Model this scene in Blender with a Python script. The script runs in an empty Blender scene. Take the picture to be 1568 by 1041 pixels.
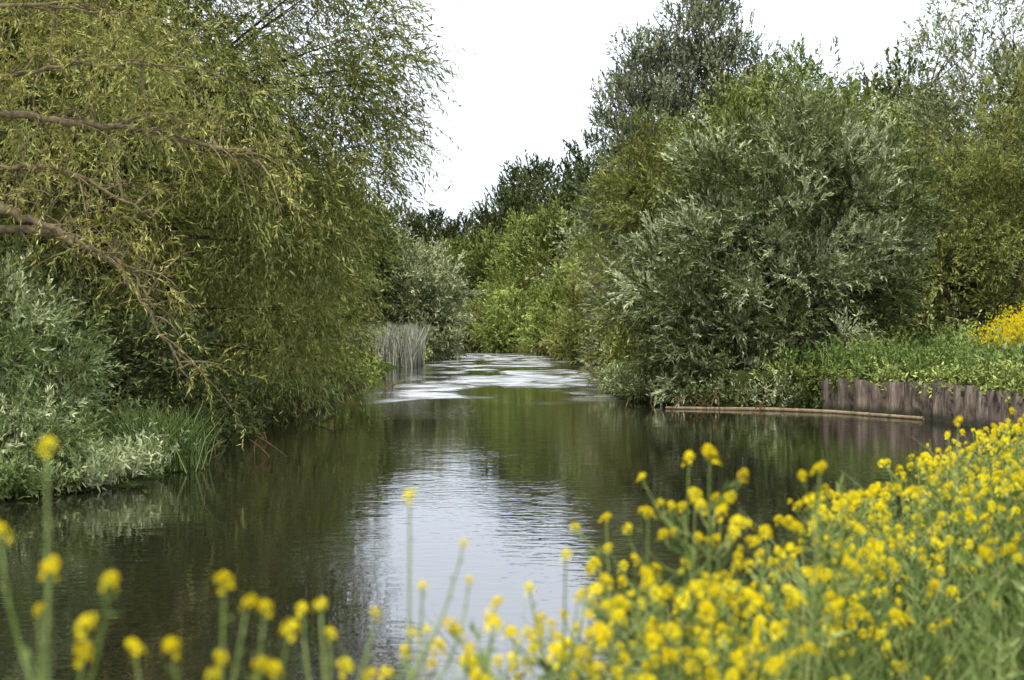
import bpy, math, numpy as np
from mathutils import Vector
S = bpy.context.scene
def nrm(v): return v/(np.linalg.norm(v,axis=-1,keepdims=True)+1e-9)

# ---------------------------------------------------------------- mesh helpers
def mesh_from(name, V, F, mats, tint=None, smooth=False):
    me=bpy.data.meshes.new(name)
    V=np.ascontiguousarray(V,dtype=np.float32); F=np.ascontiguousarray(F,dtype=np.int32)
    n,k=F.shape
    me.vertices.add(len(V)); me.vertices.foreach_set('co',V.ravel())
    me.loops.add(n*k); me.loops.foreach_set('vertex_index',F.ravel())
    me.polygons.add(n); me.polygons.foreach_set('loop_start',np.arange(0,n*k,k,dtype=np.int32))
    me.update(calc_edges=True)
    me.polygons.foreach_set('use_smooth',np.full(n,smooth))
    if tint is not None:
        a=me.attributes.new('tint','FLOAT','FACE'); a.data.foreach_set('value',tint.astype(np.float32))
    for m in (mats if isinstance(mats,list) else [mats]): me.materials.append(m)
    return me
def add(name, me, parent=None, loc=(0,0,0)):
    o=bpy.data.objects.new(name,me); S.collection.objects.link(o); o.location=loc
    if parent: o.parent=parent
    return o
def empty(name,loc=(0,0,0)):
    o=bpy.data.objects.new(name,None); S.collection.objects.link(o); o.location=loc; o.empty_display_size=.5
    return o
def tubes(paths, sides=6):
    Vs=[];Fs=[];off=0
    ang=np.arange(sides)*2*math.pi/sides
    for P,r in paths:
        P=np.asarray(P,float); r=np.asarray(r,float)
        T=nrm(np.gradient(P,axis=0))
        ref=np.array([0,0,1.]) if abs(T[:,2]).mean()<.8 else np.array([1.,0,0])
        A=nrm(np.cross(T,ref)); B=np.cross(T,A)
        ring=P[:,None]+r[:,None,None]*(A[:,None]*np.cos(ang)[None,:,None]+B[:,None]*np.sin(ang)[None,:,None])
        n=len(P); Vs.append(ring.reshape(-1,3))
        i=np.arange(n-1)[:,None]*sides; j=np.arange(sides)[None]; j2=(j+1)%sides
        Fs.append(np.stack([i+j,i+j2,i+sides+j2,i+sides+j],-1).reshape(-1,4)+off); off+=n*sides
    return np.concatenate(Vs),np.concatenate(Fs)
def bez(a,b,c,n=6):
    t=np.linspace(0,1,n)[:,None]; return (1-t)**2*a+2*t*(1-t)*b+t*t*c
def sprays(O,D,L,K,ll,lw,droop,spread,rng,upb=.8,tl=.25,base=None):
    M=len(O)
    t=(np.arange(K)[None]+rng.random((M,K)))/K
    Lx=L[:,None,None]; tt=t[...,None]; down=np.array([0,0,-1.])
    P=O[:,None]+D[:,None]*Lx*tt+down*droop*Lx*tt**2
    td=nrm(D[:,None]+down*2*droop*tt)
    ld=nrm(td+rng.normal(size=(M,K,3))*spread)
    nn=np.array([0,0,upb])+rng.normal(size=(M,K,3))*.6
    sd=nrm(np.cross(ld,nn))
    s=(.6+.7*rng.random((M,K)))[...,None]
    l=ll*s; w=lw*s*.5
    q=np.stack([P,P+ld*l*.45+sd*w,P+ld*l,P+ld*l*.45-sd*w],2).reshape(-1,3)
    b=rng.random(M) if base is None else base
    tint=np.clip(b[:,None]*(1-tl)+rng.random((M,K))*tl,0,1).ravel()
    return q,tint
def quads(n): return np.arange(n*4).reshape(-1,4)

# ---------------------------------------------------------------- materials
def newmat(name):
    m=bpy.data.materials.new(name); m.use_nodes=True; nt=m.node_tree; nt.nodes.clear()
    out=nt.nodes.new('ShaderNodeOutputMaterial'); return m,nt,out
def leafmat(name,dark,mid,light,transl=.28,g=1.0,lp=.92):
    m,nt,out=newmat(name); N=nt.nodes.new; L=nt.links.new
    at=N('ShaderNodeAttribute'); at.attribute_name='tint'
    cr=N('ShaderNodeValToRGB'); e=cr.color_ramp.elements
    f=lambda c:tuple(min(.95,v*g) for v in c)+(1,)
    e[0].position=.12; e[0].color=f(dark); e[1].position=lp; e[1].color=f(light)
    x=e.new(.52); x.color=f(mid)
    L(at.outputs['Fac'],cr.inputs[0])
    p=N('ShaderNodeBsdfDiffuse'); L(cr.outputs[0],p.inputs['Color'])
    if transl<=0: L(p.outputs[0],out.inputs[0]); return m
    tr=N('ShaderNodeBsdfTranslucent'); L(cr.outputs[0],tr.inputs['Color'])
    mx=N('ShaderNodeMixShader'); mx.inputs[0].default_value=transl
    L(p.outputs[0],mx.inputs[1]); L(tr.outputs[0],mx.inputs[2]); L(mx.outputs[0],out.inputs[0])
    return m
def noisemat(name,c1,c2,scale,rough=.9,stretch=(1,1,1),c3=None):
    m,nt,out=newmat(name); N=nt.nodes.new; L=nt.links.new
    geo=N('ShaderNodeNewGeometry'); mp=N('ShaderNodeMapping'); mp.inputs['Scale'].default_value=stretch
    noi=N('ShaderNodeTexNoise'); noi.inputs['Scale'].default_value=scale; noi.inputs['Detail'].default_value=4; noi.inputs['Roughness'].default_value=.65
    L(geo.outputs['Position'],mp.inputs[0]); L(mp.outputs[0],noi.inputs['Vector'])
    cr=N('ShaderNodeValToRGB'); e=cr.color_ramp.elements; e[0].position=.33; e[0].color=(*c1,1); e[1].position=.68; e[1].color=(*c2,1)
    if c3: x=e.new(.5); x.color=(*c3,1)
    L(noi.outputs['Fac'],cr.inputs[0]); p=N('ShaderNodeBsdfDiffuse'); p.inputs['Roughness'].default_value=rough
    L(cr.outputs[0],p.inputs['Color']); L(p.outputs[0],out.inputs[0]); return m
bark=noisemat('bark',(.03,.024,.017),(.11,.09,.07),6,stretch=(1,1,.3))
limbbark=noisemat('willow_limb_bark',(.11,.085,.05),(.34,.27,.16),8)
G=1.55
M_olive=leafmat('willow_leaf_olive',(.035,.041,.010),(.135,.146,.038),(.35,.36,.135),g=G)
M_yel  =leafmat('willow_leaf_yellow',(.065,.064,.016),(.190,.180,.044),(.38,.36,.13),g=G)
M_silver=leafmat('willow_leaf_silver',(.022,.031,.009),(.115,.136,.050),(.56,.60,.39),transl=.2,g=1.45,lp=.95)
M_shrub=leafmat('osier_leaf',(.040,.060,.016),(.15,.19,.065),(.54,.58,.37),transl=.2,g=1.4)
M_grey =leafmat('willow_leaf_grey',(.06,.07,.033),(.19,.21,.10),(.42,.44,.28),g=1.4,transl=0)
M_blue =leafmat('poplar_leaf',(.035,.045,.025),(.11,.126,.070),(.27,.29,.18),g=G,transl=0)
M_green=leafmat('hawthorn_leaf',(.032,.042,.011),(.105,.134,.035),(.28,.31,.11),g=G,transl=0)
M_bright=leafmat('shrub_leaf_bright',(.045,.062,.015),(.15,.185,.046),(.34,.38,.13),g=1.55,transl=0)
M_dark =leafmat('oak_leaf',(.022,.031,.012),(.060,.076,.028),(.13,.155,.06),g=1.4,transl=0)
M_weed =leafmat('weed_leaf',(.030,.050,.012),(.12,.175,.042),(.30,.36,.13),g=1.2)
M_grass=leafmat('grass_blade',(.04,.065,.016),(.14,.19,.05),(.32,.36,.15),g=1.2)
M_reed =leafmat('reed_blade',(.12,.13,.09),(.25,.26,.20),(.42,.42,.34),g=1.15,transl=0)
M_stem =leafmat('mustard_stem',(.12,.17,.04),(.22,.28,.08),(.34,.40,.15),transl=.1,g=1.1)
M_petal=leafmat('mustard_petal',(.66,.50,.006),(.84,.68,.012),(.92,.82,.05),transl=.3)
M_ground=noisemat('grass_ground',(.02,.026,.010),(.07,.085,.025),1.5,c3=(.04,.055,.016))

# ---------------------------------------------------------------- river outline, ground
right=[(-30,1.6),(-12,2.2),(-3,3.1),(-.6,4.0),(.2,5.0),(.9,6.4),(1.7,8.0),(2.7,10),(3.9,12.3),(5.3,14.8),(9,20),(12.5,26),(14.8,31),(14.3,39.6),
 (13.6,46),(11.4,50),(9.5,51.2),(6.3,52.5),(4.8,58),(4.3,64),(5,75),(7,95),(7.5,115),(6.6,135),(5.0,147),(-1.1,172),(-8.4,215),(-20,240),(-40,250)]
left=[(-40,238),(-22,228),(-14.5,215),(-12.6,200),(-10.5,170),(-9,150),(-7.4,125),(-7.2,112),(-8.4,100),(-7.5,80),(-7,65),(-7.4,47),(-7.2,34),(-6.9,27),(-9,24.5),(-14,20),(-24,12),(-34,4)]
poly=np.array(right+left,float)
def inside(P):
    x,y=P[:,0],P[:,1]; c=np.zeros(len(P),bool); n=len(poly)
    for i in range(n):
        a,b=poly[i],poly[(i+1)%n]
        if a[1]==b[1]: continue
        k=((a[1]>y)!=(b[1]>y))&(x<(b[0]-a[0])*(y-a[1])/(b[1]-a[1])+a[0]); c^=k
    return c
def sdist(P):
    d=np.full(len(P),1e9); n=len(poly)
    for i in range(n):
        a,b=poly[i],poly[(i+1)%n]; ab=b-a
        t=np.clip(((P-a)@ab)/(ab@ab),0,1); q=a+t[:,None]*ab
        d=np.minimum(d,np.linalg.norm(P-q,axis=1))
    return np.where(inside(P),-d,d)
def sm(t): t=np.clip(t,0,1); return t*t*(3-2*t)
def hgt(P):
    P=np.asarray(P,float).reshape(-1,2); d=sdist(P); x,y=P[:,0],P[:,1]
    leftside=((x<-4)&(y>14)).astype(float)
    top=1.4-.7*leftside
    w=.6+1.8*leftside
    h=top*sm(d/w+.05)+ .9*sm((d-3)/25)*(y>20)+.08*np.sin(x*1.3+y*.7)*sm(d/2)+.05*np.sin(x*3.1-y*2.3)*sm(d/2)
    h+=2.5*sm((d-40)/150)
    wet=-1.3*sm(-d/2.5)-.02
    return np.where(d>0,h,wet)
xs=np.concatenate([-np.geomspace(900,17,36),np.arange(-16,20,.3),np.geomspace(20.3,900,36)])
ys=np.concatenate([-np.geomspace(300,6,12),np.arange(-5,62,.3),np.arange(62.5,150,1.2),np.geomspace(151,1500,60)])
X,Y=np.meshgrid(xs,ys); P=np.stack([X.ravel(),Y.ravel()],1); Z=hgt(P)
nx,ny=len(xs),len(ys)
i=np.arange(ny-1)[:,None]*nx; j=np.arange(nx-1)[None]
F=np.stack([i+j,i+j+1,i+nx+j+1,i+nx+j],-1).reshape(-1,4)
add('ground',mesh_from('ground',np.column_stack([P,Z]),F,[M_ground],smooth=True))

# water ---------------------------------------------------------------
m,nt,out=newmat('river_water'); N=nt.nodes.new; L=nt.links.new
geo=N('ShaderNodeNewGeometry')
def noise(scale,stretch,detail=3,rough=.5,dist=0):
    mp=N('ShaderNodeMapping'); mp.inputs['Scale'].default_value=stretch; L(geo.outputs['Position'],mp.inputs[0])
    n=N('ShaderNodeTexNoise'); n.inputs['Scale'].default_value=scale; n.inputs['Detail'].default_value=detail; n.inputs['Roughness'].default_value=rough; n.inputs['Distortion'].default_value=dist
    L(mp.outputs[0],n.inputs['Vector']); return n.outputs['Fac']
def math_(op,a,b=None,c=None):
    n=N('ShaderNodeMath'); n.operation=op
    for k,v in enumerate((a,b,c)):
        if v is None: continue
        if isinstance(v,(int,float)): n.inputs[k].default_value=v
        else: L(v,n.inputs[k])
    return n.outputs[0]
def mrange(v,a,b,c=0,d=1):
    n=N('ShaderNodeMapRange'); n.interpolation_type='SMOOTHSTEP'; L(v,n.inputs[0])
    for k,z in enumerate((a,b,c,d)): n.inputs[k+1].default_value=z
    return n.outputs[0]
sep=N('ShaderNodeSeparateXYZ'); L(geo.outputs['Position'],sep.inputs[0])
fine=noise(3.0,(1,1.6,1),2,.5,.4)
mid=noise(.8,(1,1.4,1),1,.5,.6)
patch=mrange(noise(.12,(1,.6,1),2),.38,.62,.2,1)
band=mrange(noise(.26,(.55,.34,1),4,.6,1.5),.42,.58)
wob=math_('MULTIPLY',math_('SUBTRACT',noise(.35,(1,.5,1),2),.5),9.0)
xw=math_('ADD',sep.outputs[0],wob); yw=math_('ADD',sep.outputs[1],math_('MULTIPLY',wob,1.6))
yr=math_('MULTIPLY',mrange(yw,54,63),mrange(yw,185,140))
xr_=math_('MULTIPLY',mrange(xw,5.6,2.2),mrange(xw,-8.0,-4.0))
riff=math_('MULTIPLY',math_('MULTIPLY',band,yr),xr_)
foam=math_('MULTIPLY',riff,mrange(noise(1.1,(.45,.7,1),4,.65,.5),.33,.60,0,.95))
amp=math_('ADD',math_('MULTIPLY',patch,.007),math_('MULTIPLY',riff,.05))
hh=math_('ADD',math_('MULTIPLY',fine,amp),math_('MULTIPLY',mid,.005))
bp=N('ShaderNodeBump'); bp.inputs['Strength'].default_value=1; bp.inputs['Distance'].default_value=1; L(hh,bp.inputs['Height'])
p=N('ShaderNodeBsdfPrincipled'); p.inputs['IOR'].default_value=2.0
p.inputs['Specular IOR Level'].default_value=.9
cm=N('ShaderNodeMix'); cm.data_type='RGBA'; cm.inputs[6].default_value=(.012,.012,.007,1); cm.inputs[7].default_value=(.85,.88,.90,1); L(foam,cm.inputs[0]); L(cm.outputs[2],p.inputs['Base Color'])
L(math_('ADD',math_('MULTIPLY',riff,.2),.03),p.inputs['Roughness']); L(bp.outputs[0],p.inputs['Normal']); L(p.outputs[0],out.inputs[0])
wv=np.array([(-45,-.5,0),(22,-.5,0),(22,262,0),(-45,262,0)],float)
add('river_water',mesh_from('river_water',wv,np.array([[0,1,2,3]]),m))

# ---------------------------------------------------------------- trees
def make_tree(name,base,ells,nl,lr,ns,K,ll,lw,mat,seed,droop=.25,spread=.5,sl=.7,up=.35,limbs=7,tr=.3,inner=.55,barkm=None,maxb=120,tonew=.6):
    """ells in world coordinates; crown made of lobes of twig sprays"""
    rng=np.random.default_rng(seed); base=np.array(base,float)
    E=np.array(ells,float); vol=(E[:,3]*E[:,4]*E[:,5])**(2/3.)
    cen=(E[:,:3]*vol[:,None]).sum(0)/vol.sum()
    C=[]
    while len(C)<nl:
        e=E[rng.choice(len(E),p=vol/vol.sum())]
        u=rng.normal(size=3); u/=np.linalg.norm(u)
        r=(inner**3+(1-inner**3)*rng.random())**(1/3.)*(.9+.2*rng.random())
        c=e[:3]+u*e[3:]*r
        if c[2]<.5: continue
        deep=min((((c-f[:3])/f[3:])**2).sum() for f in E)
        if deep<(inner*.8)**2: continue
        C.append(c)
    C=np.array(C); rad=lr*(.55+.8*rng.random(nl))
    tone=rng.random(nl)
    u=nrm(rng.normal(size=(nl,ns,3))); rr=rng.random((nl,ns,1))**.45
    O=C[:,None]+u*rr*rad[:,None,None]*np.array([1,1,.8])
    outw=nrm(C-cen)[:,None]
    D=nrm(u*.8+outw*.6+np.array([0,0,up])+rng.normal(size=(nl,ns,3))*.35)
    O=O.reshape(-1,3); D=D.reshape(-1,3)
    b=np.clip(tonew*np.repeat(tone,ns)+(1-tonew)*rng.random(nl*ns),0,1)
    Ls=sl*(.6+.8*rng.random(nl*ns))
    k=O[:,2]>.25; O,D,b,Ls=O[k],D[k],b[k],Ls[k]
    q,t=sprays(O,D,Ls,K,ll,lw,droop,spread,rng,base=b,tl=.3)
    paths=[]; H=cen-base
    fork=base+H*np.array([.4,.4,.35])
    tp=bez(base-np.array([0,0,.3]),base+np.array([0,0,H[2]*.2]),fork,7)+rng.normal(size=(7,3))*.04
    paths.append((tp,np.linspace(tr*1.25,tr*.8,7)))
    ends=C[rng.choice(nl,limbs,replace=False)]; LP=[]
    for e in ends:
        s0=tp[rng.integers(3,7)]
        midp=(s0+e)/2+np.array([0,0,.18*np.linalg.norm(e-s0)])*rng.uniform(-.2,1)+rng.normal(size=3)*.3
        pp=bez(s0,midp,s0+(e-s0)*.85,9); pp[1:-1]+=rng.normal(size=(7,3))*.06
        paths.append((pp,np.linspace(tr*.6,tr*.1,9))); LP.append(pp)
    LP=np.concatenate(LP)
    for c in C[:maxb]:
        d=np.linalg.norm(LP-c,axis=1)+.6*np.maximum(0,LP[:,2]-c[2]); a=LP[d.argmin()]
        pp=bez(a,(a+c)/2+rng.normal(size=3)*.2+np.array([0,0,.15]),c,5)
        paths.append((pp,np.linspace(tr*.13,tr*.03,5)))
    par=empty(name,base)
    wv,wf=tubes(paths,6)
    add('trunk_and_limbs',mesh_from(name+'_wood',wv-base,wf,barkm or bark,smooth=True),par)
    add('foliage',mesh_from(name+'_leaves',q-base,quads(len(q)//4),mat,tint=t),par)
    return par
def B(x,y): return (x,y,float(hgt([(x,y)])[0]))

# left bank
make_tree('weeping_willow_tree',B(-13,42),[(-13.5,43,9.5,9.3,7,8.0),(-8.8,41,10,6.0,5,6),(-7.3,41,12.2,4.3,4.5,5.5),(-6.5,41,11,3.6,4,5.5),(-6.4,41,8,3.2,4,4),(-7.6,42,4,3.0,5,4.2),(-10.5,35,9.5,5,3,2.6),(-15,42,18,11,7,7)],
  740,1.1,28,14,.20,.042,M_olive,1,droop=.5,spread=.4,sl=1.0,up=.1,limbs=10,tr=.40,inner=.45,maxb=140)
make_tree('osier_shrub',B(-10.5,27.5),[(-10.6,28,2.2,2.2,2,2.1),(-9.0,26.4,.9,1.3,1.1,.8),(-12.5,28,2.7,2.4,2,2.4)],140,.5,24,16,.15,.034,M_shrub,3,droop=.1,spread=.5,sl=.5,up=.6,limbs=6,tr=.12,inner=.3)
make_tree('shade_fill_shrub',B(-10,36.5),[(-9.6,36.3,1.6,2.6,1.8,1.7),(-12,35,2.2,2.5,2,2.2)],80,.7,22,12,.16,.06,M_dark,8,droop=.1,sl=.6,limbs=6,tr=.12,inner=.2)  # added dark-leaved mass, its colour standing in for shade under the willow
make_tree('willow_tree',B(-15,62),[(-14,62,7,7,6,7),(-10.2,64,3.5,3,4,3.5)],170,1.4,26,12,.28,.07,M_olive,4,droop=.3,sl=1,limbs=8)
make_tree('willow_tree',B(-16,86),[(-14.8,86,8,5,6,7),(-12.6,88,3.5,3,4,4)],130,1.4,26,12,.34,.09,M_green,5,droop=.2,sl=1,limbs=7)
make_tree('grey_willow_tree',B(-12,132),[(-10.2,132,6.0,5.2,5,5.0),(-8,130,3,3.6,4,3.3)],120,1.3,26,12,.42,.12,M_grey,6,droop=.1,sl=1.1,limbs=7)
# right bank
make_tree('silver_willow_tree',B(11.8,55.5),[(10.8,56,7.5,4.5,4,4.1),(7.8,55,4.4,3.6,3,3.4),(13.4,56.5,6.6,3.0,3.5,3.9),(9,53.6,2.0,3.8,1.8,2.0)],
  290,.74,28,20,.22,.058,M_silver,10,droop=.12,spread=.45,sl=.75,up=.6,limbs=12,tr=.28,inner=.55,maxb=160,tonew=.62)
make_tree('willow_tree',B(9,69),[(7.4,70,7,3.4,4,6),(6.4,68,3.6,2.4,3,3.4),(9.5,71,9,3.5,3.5,4)],160,1.0,26,14,.27,.065,M_olive,11,droop=.3,sl=.9,limbs=8)
make_tree('willow_tree',B(13,67),[(12,67,9.6,3.8,3,5.2),(15.5,68,9,3.4,3,4.8)],160,1.0,26,14,.27,.07,M_green,18,droop=.15,sl=.9,limbs=8)
make_tree('poplar_tree',B(9.5,96),[(8.6,96,14.5,2.6,2.6,9),(7.6,95,9,2.6,2.6,6)],150,1.1,26,12,.30,.11,M_blue,12,droop=.0,sl=1,up=.9,limbs=6,inner=.2)
make_tree('poplar_tree',B(14,98),[(13.2,98,17,3.2,3.2,10),(15.5,98,14,3,3,8)],210,1.15,26,12,.30,.11,M_blue,13,droop=.0,sl=1,up=.9,limbs=6,inner=.2)
make_tree('willow_tree',B(18,82),[(17.5,82,10.2,5.5,5,8),(22,84,9,4,4,6)],220,1.3,26,13,.32,.085,M_green,14,droop=.2,sl=1,limbs=9)
make_tree('ash_tree',B(26,76),[(25,76,14,4.0,4,7.5),(28,75,12,4,4,7.5),(22,76,10,2.5,3,4)],210,1.1,24,13,.26,.085,M_grey,15,droop=.1,sl=1.1,up=.5,limbs=14,inner=.3,tr=.35)
make_tree('willow_tree',B(21,66),[(20.5,66,6.5,3.8,4,5.6),(25,66,8,4,4,7),(17.5,67,5,3,3,4.5)],240,1.05,26,14,.25,.065,M_olive,16,droop=.25,sl=.9,limbs=8)
for k,(x,y,rx,rz,mt) in enumerate([(8.5,128,4.2,5.6,M_olive),(6.5,150,4.6,4.6,M_bright),(1.5,168,5,4.2,M_bright),(-3.5,190,4.6,3.8,M_olive),(10.5,112,4,6,M_grey)]):
    make_tree('willow_shrub',B(x+1,y+3),[(x,y+2,rz*.75,rx,4,rz),(x-1.5,y,1.6,rx*.8,3,2)],90,1.2,26,12,.42,.12,mt,30+k,droop=.1,sl=1,limbs=5,tr=.15,inner=.3)

# distant woodland : a few grown trees, planted many times
wood=empty('distant_woodland')
srcs=[]
for k,mt in enumerate([M_dark,M_green,M_bright,M_grey,M_dark,M_olive]):
    t=make_tree('src',(0,0,0),[(0,0,9,5.5,5.5,6.5),(2.5,1,7,4.5,4.5,5),(-3,-1,6,4,4.5,4.8),(0,0,4,5,5,3.6)],130,1.7,30,14,.42,.19,mt,50+k,droop=.05,sl=1.2,limbs=7,tr=.35,inner=.4)
    srcs.append([c.data for c in t.children])
    for c in list(t.children): bpy.data.objects.remove(c)
    bpy.data.objects.remove(t)
rr=np.random.default_rng(5)
def plant(kind,x,y,s,sz=1):
    w=rr.uniform(0,6.28)
    for nme,d in zip(('trunk_and_limbs','foliage'),srcs[kind]):
        o=add(nme,d,wood,(x,y,B(x,y)[2])); o.rotation_euler=(0,0,w); o.scale=(s,s,s*sz)
for (k,x,y,s,sz) in [(0,0,262,1.35,1.25),(4,9,250,1.5,1.3),(0,18,240,1.6,1.25),(0,5,275,1.7,1.2),(4,24,225,1.5,1.2),
   (0,-18,285,1.35,1.15),(4,-10,290,1.35,1.1),(0,-26,280,1.3,1.2),(0,-36,275,1.4,1.2),(4,-3,285,1.3,1.1),
   (1,-4,225,1.0,1.05),(2,3,215,1.05,1.1),(1,9,200,1.1,1.1),(5,-10,238,1.0,1.0),(3,12,185,1.0,1),(2,-1,203,.7,.8),(1,-16,242,.9,1),(5,4,190,.75,.9),
   (1,15,160,1.1,1.1),(5,14,135,1.0,1.0),(2,10,170,.8,.9),(3,-13,152,.75,.85),(5,-17,165,.95,1.0),(1,-15.5,178,.8,.8),(2,-19,200,.9,.9),(1,-24,225,1.1,1),(5,-20,112,.9,1),(1,-18,130,1.0,1.05),
   (1,28,112,1.1,1.1),(5,38,96,1.0,1.1),(0,33,125,1.2,1.2),(1,38,80,.9,1.1),(5,24,120,1.1,1.1),(2,30,88,.75,.8),(1,22,140,1.2,1.2),
   (1,-24,62,1.2,1.2),(5,-24,80,1.1,1.2),(1,-30,48,1.3,1.3),(5,-28,100,1.2,1.2),(1,-22,50,.9,.9),(1,-21,36,.7,.6),(5,-36,34,1.2,1.2)]:
    plant(k,x,y,s,sz)
for a in range(30):
    plant(int(rr.choice([0,1,4,5])),-240+a*17+rr.uniform(-5,5),rr.uniform(300,330),rr.uniform(1.1,1.5),rr.uniform(.9,1.1))
for a in range(9):
    plant(int(rr.choice([1,5,0])),rr.uniform(45,100),rr.uniform(110,260),rr.uniform(1.0,1.3),1.1)
    plant(int(rr.choice([1,5,0])),rr.uniform(-100,-40),rr.uniform(60,260),rr.uniform(1.1,1.5),1.1)

# reaching limbs of a crack willow on the left bank
rng=np.random.default_rng(21)
par=empty('crack_willow_tree',B(-16,29)); b0=np.array(par.location)
limbs=[ ([(-16,29,1),(-14,28.5,6.6),(-10.1,28,7.25),(-8.6,27.8,7.0),(-7.3,27.7,6.85),(-5.8,27.6,6.5),(-4.9,27.5,6.2)],.13,2,5),
        ([(-16,29,1),(-13,28,5.6),(-10.1,27.3,5.4),(-9.2,27.2,5.05),(-8.3,27.1,4.6),(-7.4,27,4.25),(-6.8,27,3.5)],.15,1,4),
        ([(-16,29,1),(-13,28.5,5.0),(-9.8,27.6,4.95),(-8.6,27.5,4.75),(-7.6,27.4,4.2),(-6.9,27.3,3.2),(-6.2,27.3,2.0)],.11,1,3),
        ([(-16,29,1),(-14,29,5.9),(-11,28.3,6.1),(-9.4,28,6.2),(-8.3,27.8,5.9),(-7.0,27.6,5.1)],.10,1,6),
        ([(-16,29,1),(-15,29.5,8),(-12.2,29,9.2),(-9.8,28.6,9.5),(-7.6,28.4,9.2)],.13,2,7),
        ([(-16,29,1),(-15,29,7),(-12.5,28.2,7.9),(-10.3,27.8,7.8),(-8.4,27.5,8.1),(-6.6,27.3,8.0)],.11,2,6)]
paths=[];O=[];D=[]
for L_,r0,ntw,nsp in limbs:
    A=np.array(L_,float); n=len(A); t=np.linspace(0,n-1,n*6)
    P_=np.stack([np.interp(t,range(n),A[:,k]) for k in range(3)],1)
    for _ in range(3): P_[1:-1]=(P_[:-2]+P_[1:-1]*2+P_[2:])/4
    P_[1:-1]+=rng.normal(size=(len(P_)-2,3))*.03
    paths.append((P_,np.linspace(r0,.015,len(P_))))
    for i_ in range(9,len(P_)):
        for s_ in range(ntw):
            d=nrm(np.array([rng.normal()*.6+.5,rng.normal()*.5,rng.normal()*.7+.25])); ln=rng.uniform(.7,1.8)
            tw=bez(P_[i_],P_[i_]+d*ln*.6,P_[i_]+d*ln+np.array([0,0,-.35*ln]),6)
            paths.append((tw,np.linspace(.02,.004,6)))
            for q_ in range(nsp):
                k_=rng.integers(2,6); O.append(tw[k_]+rng.normal(size=3)*.05); D.append(nrm(d*.5+rng.normal(size=3)*.5+np.array([0,0,-.1])))
O=np.array(O);D=np.array(D)
q,t=sprays(O,D,.35+.5*rng.random(len(O)),14,.13,.026,.35,.4,rng)
wv,wf=tubes(paths,6)
add('trunk_and_limbs',mesh_from('crack_wood',wv-b0,wf,limbbark,smooth=True),par)
add('foliage',mesh_from('crack_leaves',q-b0,quads(len(q)//4),M_yel,tint=t),par)

# ---------------------------------------------------------------- grass / reeds / weeds
def blades(name,XY,h,w,mat,rng,lean=.25,z=None,curve=.3,parent=None):
    n=len(XY); zz=hgt(XY) if z is None else np.full(n,z)
    p0=np.column_stack([XY,zz]); a=rng.random(n)*6.283; H=h*(.5+.8*rng.random(n))
    dr=np.stack([np.cos(a),np.sin(a),np.zeros(n)],1); b=rng.random(n)*6.283
    sd=np.stack([np.cos(b),np.sin(b),np.zeros(n)],1)*(w*.5)
    ln=(rng.random(n)*lean)[:,None]*H[:,None]
    p1=p0+dr*ln*.4+np.array([0,0,1])*(H*.55)[:,None]
    p2=p0+dr*ln*(1+curve)+np.array([0,0,1])*(H)[:,None]
    V=np.stack([p0-sd,p0+sd,p1+sd*.8,p1-sd*.8,p2+sd*.12,p2-sd*.12],1).reshape(-1,3)
    i=np.arange(n)[:,None]*6
    F=np.concatenate([i+np.array([0,1,2,3]),i+np.array([3,2,4,5])],0)
    t=rng.random(n); t=np.concatenate([t,t])
    return add(name,mesh_from(name,V,F,mat,tint=t),parent)
def weeds(name,XY,h,K,ll,lw,mat,rng,parent=None,z=None,tilt=.3):
    n=len(XY); p0=np.column_stack([XY,hgt(XY)-.03 if z is None else z])
    D=nrm(np.stack([rng.normal(size=n)*tilt,rng.normal(size=n)*tilt,np.ones(n)],1))
    tone=.5+.5*np.sin(XY[:,0]*1.7+2*np.sin(XY[:,1]*.9))*np.cos(XY[:,1]*1.3)
    q,t=sprays(p0,D,h*(.5+.7*rng.random(n))*(.6+.8*tone),K,ll,lw,.05,1.0,rng,upb=.9,base=np.clip(.6*tone+.4*rng.random(n),0,1))
    return add(name,mesh_from(name,q,quads(len(q)//4),mat,tint=t),parent)
rng=np.random.default_rng(33)
def sample(n,x0,x1,y0,y1,dmin=.05,dmax=99,f=None):
    P=np.column_stack([rng.uniform(x0,x1,n),rng.uniform(y0,y1,n)]); d=sdist(P); k=(d>dmin)&(d<dmax)
    if f is not None: k&=f(P)
    return P[k]
weeds('bank_weeds',sample(9000,9.5,30,32,64,.05),1.0,14,.20,.08,M_weed,rng)
weeds('nettle_patch',sample(1500,13,30,52,62,.5,99,lambda P:np.sin(P[:,0]*.9+P[:,1]*.4)>.1),1.7,22,.20,.09,M_green,rng)
blades('bank_grass',sample(14000,10,36,30,70,.5),.85,.03,M_grass,rng,lean=.5)
e=sample(11000,9,18,30,53,-.1,.5); e=e[rng.random(len(e))<.25+.75*(np.sin(e[:,1]*1.9)*np.sin(e[:,1]*.77+1)>.0)]
weeds('bank_edge_weeds',e,.8,16,.16,.07,M_bright,rng,z=rng.uniform(.6,1.4,len(e)),tilt=.8)
e=sample(5000,4,11.3,50,64,-.3,1.2); weeds('waterside_weeds',e,1.0,16,.18,.06,M_silver,rng,z=rng.uniform(0,.5,len(e)),tilt=.6)
weeds('bank_weeds',sample(6000,-16,-5,32,60,-.1,3),.6,16,.15,.05,M_dark,rng)
e=sample(9000,-15,-6.8,20,30,-.4,1.8); e=e[e[:,0]<-7.1-.25*(27-e[:,1]).clip(0)]
weeds('waterside_weeds',e,.6,18,.16,.04,M_shrub,rng,z=rng.uniform(0,.3,len(e)),tilt=.7)
tuft=np.column_stack([rng.normal(-7.5,.38,1500),rng.normal(30,.6,1500)])
blades('sedge_tuft',tuft,1.0,.03,M_weed,rng,lean=.8,z=.03)
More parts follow.
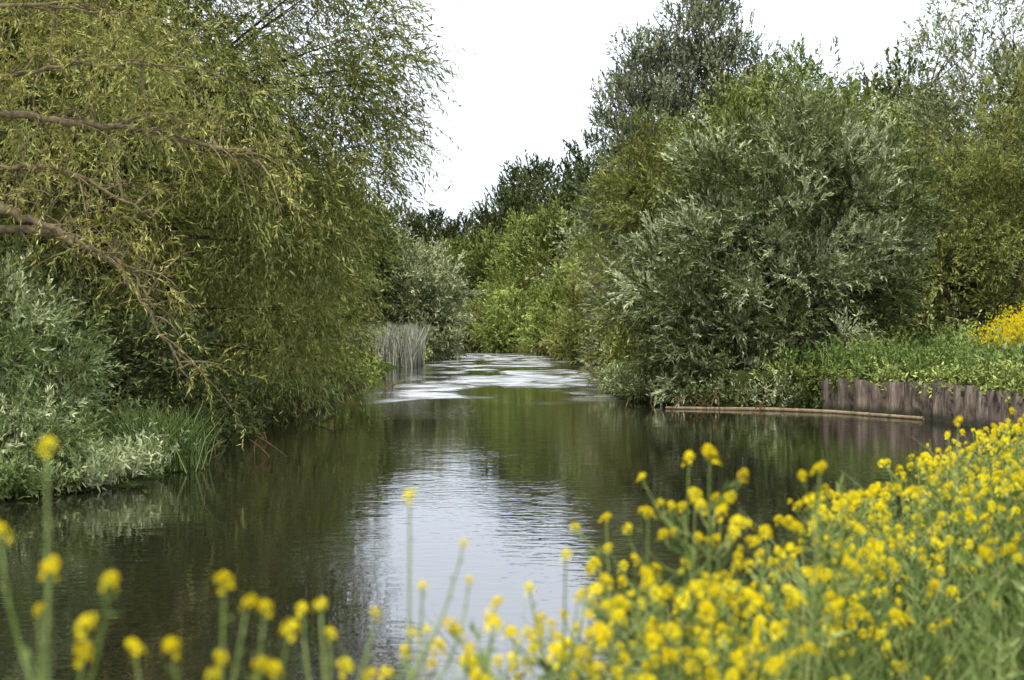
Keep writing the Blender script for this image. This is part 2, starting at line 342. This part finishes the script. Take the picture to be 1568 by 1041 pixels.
weeds('far_bank_weeds',sample(9000,-25,20,65,235,-.2,4,lambda P:~((P[:,0]<0)&(P[:,1]>94)&(P[:,1]<117))),1.4,14,.34,.13,M_bright,rng)
rd=np.column_stack([rng.uniform(-12.2,-7.1,3600),rng.uniform(104,115,3600)])
blades('reed_bed',rd,2.7,.07,M_reed,rng,lean=.3,z=-.1)
fg=lambda P:(P[:,0]/np.maximum(P[:,1],.1)<.5)&(P[:,0]/np.maximum(P[:,1],.1)>-.1)
blades('meadow_grass',sample(60000,-1,8,2,17,.02,5,fg),.62,.012,M_grass,rng,lean=.7)
weeds('meadow_weeds',sample(9000,-1,8,2.5,17,.05,5,fg),.6,20,.075,.028,M_weed,rng)

# ---------------------------------------------------------------- mustard
def head_template(rng,R_=.018,nf=13,pl=.0105):
    """dome of four-petalled flowers with a few opened ones trailing down the stalk"""
    V=[]; nd=int(nf*.72)
    for k in range(nf):
        ph=k*2.399
        if k<nd:
            zz=1-1.35*(k+.5)/nd; r=math.sqrt(max(0,1-zz*zz)); u=np.array([r*math.cos(ph),r*math.sin(ph),zz]); c=u*R_*rng.uniform(.7,1.15)
        else:
            u=nrm(np.array([math.cos(ph),math.sin(ph),.35])); c=u*R_*rng.uniform(.9,1.3)+np.array([0,0,-.012-.008*(k-nd)])
        a=nrm(np.cross(u,[.3,.2,1.])); b=np.cross(u,a); tw=rng.random()*1.57
        for m_ in range(4):
            an=tw+m_*1.5708; e=a*math.cos(an)+b*math.sin(an); f=a*math.cos(an+1.57)+b*math.sin(an+1.57)
            V+= [c, c+e*pl*.7+f*pl*.45+u*.004, c+e*pl*1.15+u*.002, c+e*pl*.7-f*pl*.45+u*.004]
    return np.array(V)
TPL=[head_template(np.random.default_rng(k),nf=nf) for k,nf in enumerate((13,10,16,12))]
class Mustard:
    def __init__(s,seed): s.r=np.random.default_rng(seed); s.st=[]; s.hp=[]; s.O=[];s.D=[]
    def stem(s,a,c,r0=.004,bow=.1):
        a=np.array(a,float);c=np.array(c,float); m=(a+c)/2; m[:2]+= (a-c)[:2]*-.25; m[2]-=.1*abs(c[2]-a[2]); m+=s.r.normal(size=3)*bow*.2
        p=bez(a,m,c,6); s.st.append((p,np.linspace(r0,r0*.45,6))); return p
    def head(s,p,sc=1.): s.hp.append((np.array(p,float),sc))
    def plant(s,base,h,nb=7,wide=.22,hs=1.):
        base=np.array(base,float); top=base+np.array([s.r.normal()*.09,s.r.normal()*.09,h])
        ax=s.stem(base,top,.005); s.head(top,s.r.uniform(.7,1.2)*hs)
        for k in range(nb):
            t=s.r.uniform(.4,.93); a=ax[0]*(1-t)+ax[-1]*t; an=s.r.random()*6.28; l=wide*(1.25-t)*s.r.uniform(.7,1.7)
            e=a+np.array([math.cos(an)*l,math.sin(an)*l,l*s.r.uniform(.6,1.5)])
            e[2]=min(e[2],top[2]+.03); s.stem(a,e,.0028); s.head(e,s.r.uniform(.45,1.1)*hs)
            if s.r.random()<.6: s.O.append(a); s.D.append(nrm(e-a+s.r.normal(size=3)*.05))
    def build(s,name,loc=None,pods=5):
        r=s.r; par=empty(name,loc if loc is not None else s.st[0][0][0]); o=np.array(par.location)
        pod=[]
        for P_,R__ in s.st:
            for k in range(pods):
                t=r.uniform(.6,.97); i_=min(int(t*5),4); q_=P_[i_]+(P_[i_+1]-P_[i_])*(t*5-i_); d=nrm(nrm(P_[-1]-P_[-2])+r.normal(size=3)*.6)
                pod.append((np.array([q_,q_+d*.012,q_+d*.022]),np.array([.0008,.0016,.0006])))
        wv,wf=tubes(s.st+pod,4); add('stems',mesh_from(name+'_stems',wv-o,wf,M_stem,tint=r.random(len(wf)),smooth=True),par)
        V=[];T=[]
        for p,sc in s.hp:
            tp=TPL[r.integers(4)]; a=r.random()*6.28; c_,s_=math.cos(a),math.sin(a)
            tl=r.normal(size=2)*.3; M_=np.array([[c_,-s_,tl[0]],[s_,c_,tl[1]],[0,0,1]])
            V.append((tp*sc)@M_.T+p); T.append(np.clip(r.random()*.5+r.random(len(tp)//4)*.5,0,1))
        V=np.concatenate(V);T=np.concatenate(T)
        add('flower_heads',mesh_from(name+'_flowers',V-o,quads(len(V)//4),M_petal,tint=T),par)
        if s.O:
            q,t=sprays(np.array(s.O),np.array(s.D),np.full(len(s.O),.12),6,.05,.014,.1,.5,r)
            add('leaves',mesh_from(name+'_leaves',q-o,quads(len(q)//4),M_weed,tint=t),par)
ms=Mustard(100)
Pm=sample(3700,-.8,7.5,3.3,17,.10,2.6,lambda P:(P[:,0]/P[:,1]<.42))
be=Pm[:,0]/Pm[:,1]
prob=np.where(be<-.04,.22,np.where(be<.03,.45,np.where(be<.085,.85,1.)))*np.where((be>.285)&(Pm[:,1]<6.6),.05,1.)*np.where((be>.24)&(Pm[:,1]<5),.3,1.)*np.where(Pm[:,1]>10,.6,1)
# the stand is patchy
prob=prob*np.clip(.75+.6*np.sin(Pm[:,0]*3.1+1.0)*np.sin(Pm[:,1]*2.3),.25,1)
Pm=Pm[rng.random(len(Pm))<prob]
for x,y in Pm:
    b_=x/y; h=rng.uniform(.56,.98)*(.9 if b_<.07 else 1)
    ms.plant(B(x,y),h,nb=rng.integers(6,13),hs=.82,wide=.24)
ms.build('wild_mustard_bed',loc=(2,6,1.4),pods=2)
def sing(heads,base,seed):
    mm=Mustard(seed); base=np.array(base,float); H=[np.array(h[:3],float) for h in heads]; top=H[0]
    ax=mm.stem(base,top,.0055,.15); mm.head(top,heads[0][3])
    for h,hh_ in zip(heads[1:],H[1:]):
        t=np.clip((hh_[2]-.22-abs(hh_[0]-top[0])*.35-base[2])/(top[2]-base[2]),.25,.9); a=ax[0]+(ax[-1]-ax[0])*t
        i_=min(int(t*5),4); a=ax[i_]+(ax[i_+1]-ax[i_])*(t*5-i_)
        mm.stem(a,hh_,.0042,.05); mm.head(hh_,h[3])
        if mm.r.random()<.5: mm.O.append(a); mm.D.append(nrm(hh_-a))
    mm.build('mustard_plant')
def at(b,d,e,s=1.): return (b*d,d,3+e*d,s)
sing([at(-.327,2.2,-.083,.65),at(-.325,2.2,-.168,.6),at(-.283,2.2,-.178,.6),at(-.300,2.2,-.208,.6),at(-.302,2.2,-.228,.6),at(-.361,2.2,-.142,.55),at(-.333,2.2,-.198,.3)],(-.80,2.25,1.0),1)
sing([at(-.203,2.4,-.178,.66),at(-.185,2.4,-.193,.55),at(-.174,2.4,-.197,.55),at(-.156,2.4,-.212,.65),at(-.177,2.4,-.238,.65),at(-.167,2.4,-.24,.5),at(-.24,2.35,-.224,.6),at(-.266,2.35,-.225,.55),at(-.205,2.4,-.232,.5),at(-.21,2.4,-.245,.6)],(-.56,2.4,1.0),2)
sing([at(-.135,2.8,-.195,.6),at(-.148,2.8,-.198,.5),at(-.096,2.8,-.201,.45),at(-.118,2.8,-.238,.65),at(-.128,2.8,-.215,.45),at(-.07,2.8,-.215,.45),at(-.10,2.8,-.245,.6)],(-.36,2.8,.95),3)
sing([at(-.072,3.2,-.118,.6),at(-.063,3.2,-.182,.5),at(-.06,3.2,-.213,.5),at(-.075,3.2,-.228,.6),at(-.03,3.2,-.178,.45),at(-.034,3.2,-.152,.45),at(-.03,3.2,-.226,.6),at(-.01,3.2,-.21,.6)],(-.18,3.1,.9),4)
sing([at(.038,3.6,-.160,.6),at(.012,3.6,-.183,.6),at(.02,3.6,-.205,.7),at(.047,3.6,-.19,.6),at(.0,3.6,-.215,.7),at(-.01,3.6,-.235,.7),at(.03,3.6,-.228,.8),at(.055,3.6,-.17,.6),at(.06,3.6,-.215,.8)],(.12,3.5,.9),5)
tall=Mustard(9)
for b_,d_,e_ in [(.157,4.2,-.088),(.108,4.3,-.093),(.190,4.3,-.097),(.286,5.2,-.097),(.298,6,-.065),(.355,8,-.06),(.21,4.5,-.12),(.085,4.2,-.125),(.235,4.6,-.12),(.262,4.9,-.11),(.33,7.2,-.075),(.135,4.5,-.13),(.17,4.6,-.125),(.075,4.3,-.135),(.12,4.4,-.12)]:
    x,y=b_*d_,d_; z0=B(x,y)[2]; tall.plant((x,y,z0),3+e_*d_-z0,nb=9,wide=.18,hs=.8)
tall.build('tall_mustard',loc=(1,4.5,1.4))
fm=Mustard(77)
for k in range(620):
    x,y=rng.normal(17.7,.75),rng.normal(46.8,1.5)
    if x>15.6: fm.plant(B(x,y),rng.uniform(.75,1.15)*(2.25-.38*abs(x-18.1)),nb=13,wide=.4)
for k in range(6):
    x,y=rng.uniform(12.3,15),rng.uniform(51,56); fm.plant(B(x,y),rng.uniform(.9,1.4),nb=5,wide=.3,hs=.7)
fm.hp=[(p,s_*1.4) for p,s_ in fm.hp]
fm.build('mustard_clump',loc=(15.5,42,1.5),pods=0)

# ---------------------------------------------------------------- sheet piling
wm,nt,out=newmat('rusty_steel_piling'); N=nt.nodes.new; L=nt.links.new
geo=N('ShaderNodeNewGeometry'); sep=N('ShaderNodeSeparateXYZ'); L(geo.outputs['Position'],sep.inputs[0])
n1=noise(2.4,(1.6,1.6,.35),5,.7); cr=N('ShaderNodeValToRGB'); e=cr.color_ramp.elements
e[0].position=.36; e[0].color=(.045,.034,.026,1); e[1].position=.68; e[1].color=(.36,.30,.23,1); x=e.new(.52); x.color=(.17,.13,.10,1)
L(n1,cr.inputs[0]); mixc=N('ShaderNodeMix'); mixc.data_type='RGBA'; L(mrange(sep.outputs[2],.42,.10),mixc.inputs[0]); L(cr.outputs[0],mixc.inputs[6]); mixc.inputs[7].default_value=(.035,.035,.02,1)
p=N('ShaderNodeBsdfPrincipled'); p.inputs['Roughness'].default_value=.85; L(mixc.outputs[2],p.inputs['Base Color'])
bp=N('ShaderNodeBump'); bp.inputs['Distance'].default_value=.02; L(n1,bp.inputs['Height']); L(bp.outputs[0],p.inputs['Normal']); L(p.outputs[0],out.inputs[0])
line=np.array([(14.7,29),(14.7,31),(14.2,39.6),(13.5,45.9),(11.35,49.85),(10.9,50.4)],float)
seg=np.linalg.norm(np.diff(line,axis=0),axis=1); cum=np.r_[0,np.cumsum(seg)]
s_=np.arange(0,cum[-1],.05); px=np.interp(s_,cum,line[:,0]); py=np.interp(s_,cum,line[:,1])
tx=np.gradient(px); ty=np.gradient(py); l_=np.hypot(tx,ty); nxx,nyy=-ty/l_,tx/l_
off=.20*np.clip(2.2*np.sin(s_*2*math.pi/.8),-1,1)
px+=nxx*off; py+=nyy*off
zt=1.2+.07*np.sin(s_*.9)+.05*np.sin(np.floor(s_/.8)*2.3)
n=len(s_); V=np.concatenate([np.column_stack([px,py,np.full(n,-1.)]),np.column_stack([px,py,zt]),np.column_stack([px+nxx*-.02,py+nyy*-.02,zt])])
i=np.arange(n-1); F=np.concatenate([np.stack([i,i+1,i+1+n,i+n],1),np.stack([i+n,i+1+n,i+1+2*n,i+2*n],1)])
wall=empty('sheet_pile_wall',(14,40,0)); wo=np.array([14,40,0])
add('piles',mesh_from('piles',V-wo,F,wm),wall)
tim=noisemat('weathered_timber',(.16,.12,.07),(.42,.34,.22),5)
wp=np.array([(5.6,51.8,.05),(7.5,51.2,.04),(9.3,50.6,.06),(11.1,49.3,.05),(13.2,45.6,.06)],float)
V,F=tubes([(wp,np.array([.04,.06,.06,.06,.05]))],8)
add('floating_boom_log',mesh_from('boom',V,F,tim,smooth=True))
rp=[];rg=np.random.default_rng(8)
for (x,y,n_,s) in [(6.2,52.2,14,.8),(8.5,51.3,12,.8),(-7.2,44,16,.9),(-6.8,33,8,.6),(4.6,146,22,1.6),(0,170,18,1.8),(-7,62,10,.8)]:
    for k in range(n_):
        a=np.array([x+rg.normal()*s*1.4,y+rg.normal()*.5,rg.uniform(.3,.9)*s]); c=a+np.array([rg.normal()*s*.8,-rg.uniform(.2,1)*s,-a[2]-.1])
        rp.append((bez(a,(a+c)/2+rg.normal(size=3)*.2*s,c,5),np.linspace(.035,.012,5)*s))
V,F=tubes(rp,5); add('exposed_roots',mesh_from('roots',V,F,noisemat('root_wood',(.06,.035,.02),(.22,.12,.07),4),smooth=True))

# ---------------------------------------------------------------- sky, sun, camera
w=bpy.data.worlds.new('World'); S.world=w; w.use_nodes=True; nt=w.node_tree; nt.nodes.clear(); N=nt.nodes.new; L=nt.links.new
el,az=math.radians(58),math.radians(202)
sky=N('ShaderNodeTexSky'); sky.sky_type='NISHITA'; sky.sun_disc=False; sky.sun_elevation=el; sky.sun_rotation=az
tc=N('ShaderNodeTexCoord'); mp=N('ShaderNodeMapping'); mp.inputs['Scale'].default_value=(1,1,3.0); L(tc.outputs['Generated'],mp.inputs[0])
n=N('ShaderNodeTexNoise'); n.inputs['Scale'].default_value=2.6; n.inputs['Detail'].default_value=5; n.inputs['Roughness'].default_value=.55; L(mp.outputs[0],n.inputs['Vector'])
cr=N('ShaderNodeValToRGB'); e=cr.color_ramp.elements; e[0].position=.35; e[0].color=(.80,.80,.80,1); e[1].position=.6; e[1].color=(.98,.98,.98,1); L(n.outputs['Fac'],cr.inputs[0])
mx=N('ShaderNodeMix'); mx.data_type='RGBA'; L(cr.outputs[0],mx.inputs[0]); L(sky.outputs[0],mx.inputs[6]); mx.inputs[7].default_value=(14.4,15.5,17.4,1)
bg=N('ShaderNodeBackground'); bg.inputs[1].default_value=.1; L(mx.outputs[2],bg.inputs[0])
o=N('ShaderNodeOutputWorld'); L(bg.outputs[0],o.inputs[0])
sd=bpy.data.lights.new('sun','SUN'); sd.energy=3.6; sd.angle=math.radians(4); sd.color=(1,.93,.80)
so=bpy.data.objects.new('sun',sd); S.collection.objects.link(so)
dv=Vector((math.sin(az)*math.cos(el),math.cos(az)*math.cos(el),math.sin(el))); so.rotation_euler=dv.to_track_quat('Z','Y').to_euler(); so.location=(0,-20,40)
cd=bpy.data.cameras.new('camera'); cam=bpy.data.objects.new('camera',cd); S.collection.objects.link(cam); S.camera=cam
cd.lens=50; cd.sensor_width=36; cd.clip_end=3000; cd.clip_start=.05
cam.location=(0,0,3); cam.rotation_euler=(math.radians(90-.54),0,0)
cd.dof.use_dof=True; cd.dof.focus_distance=50; cd.dof.aperture_fstop=2.9
S.view_settings.view_transform='Standard'; S.view_settings.look='None'; S.view_settings.exposure=0
print('faces',sum(len(m.polygons) for m in bpy.data.meshes))
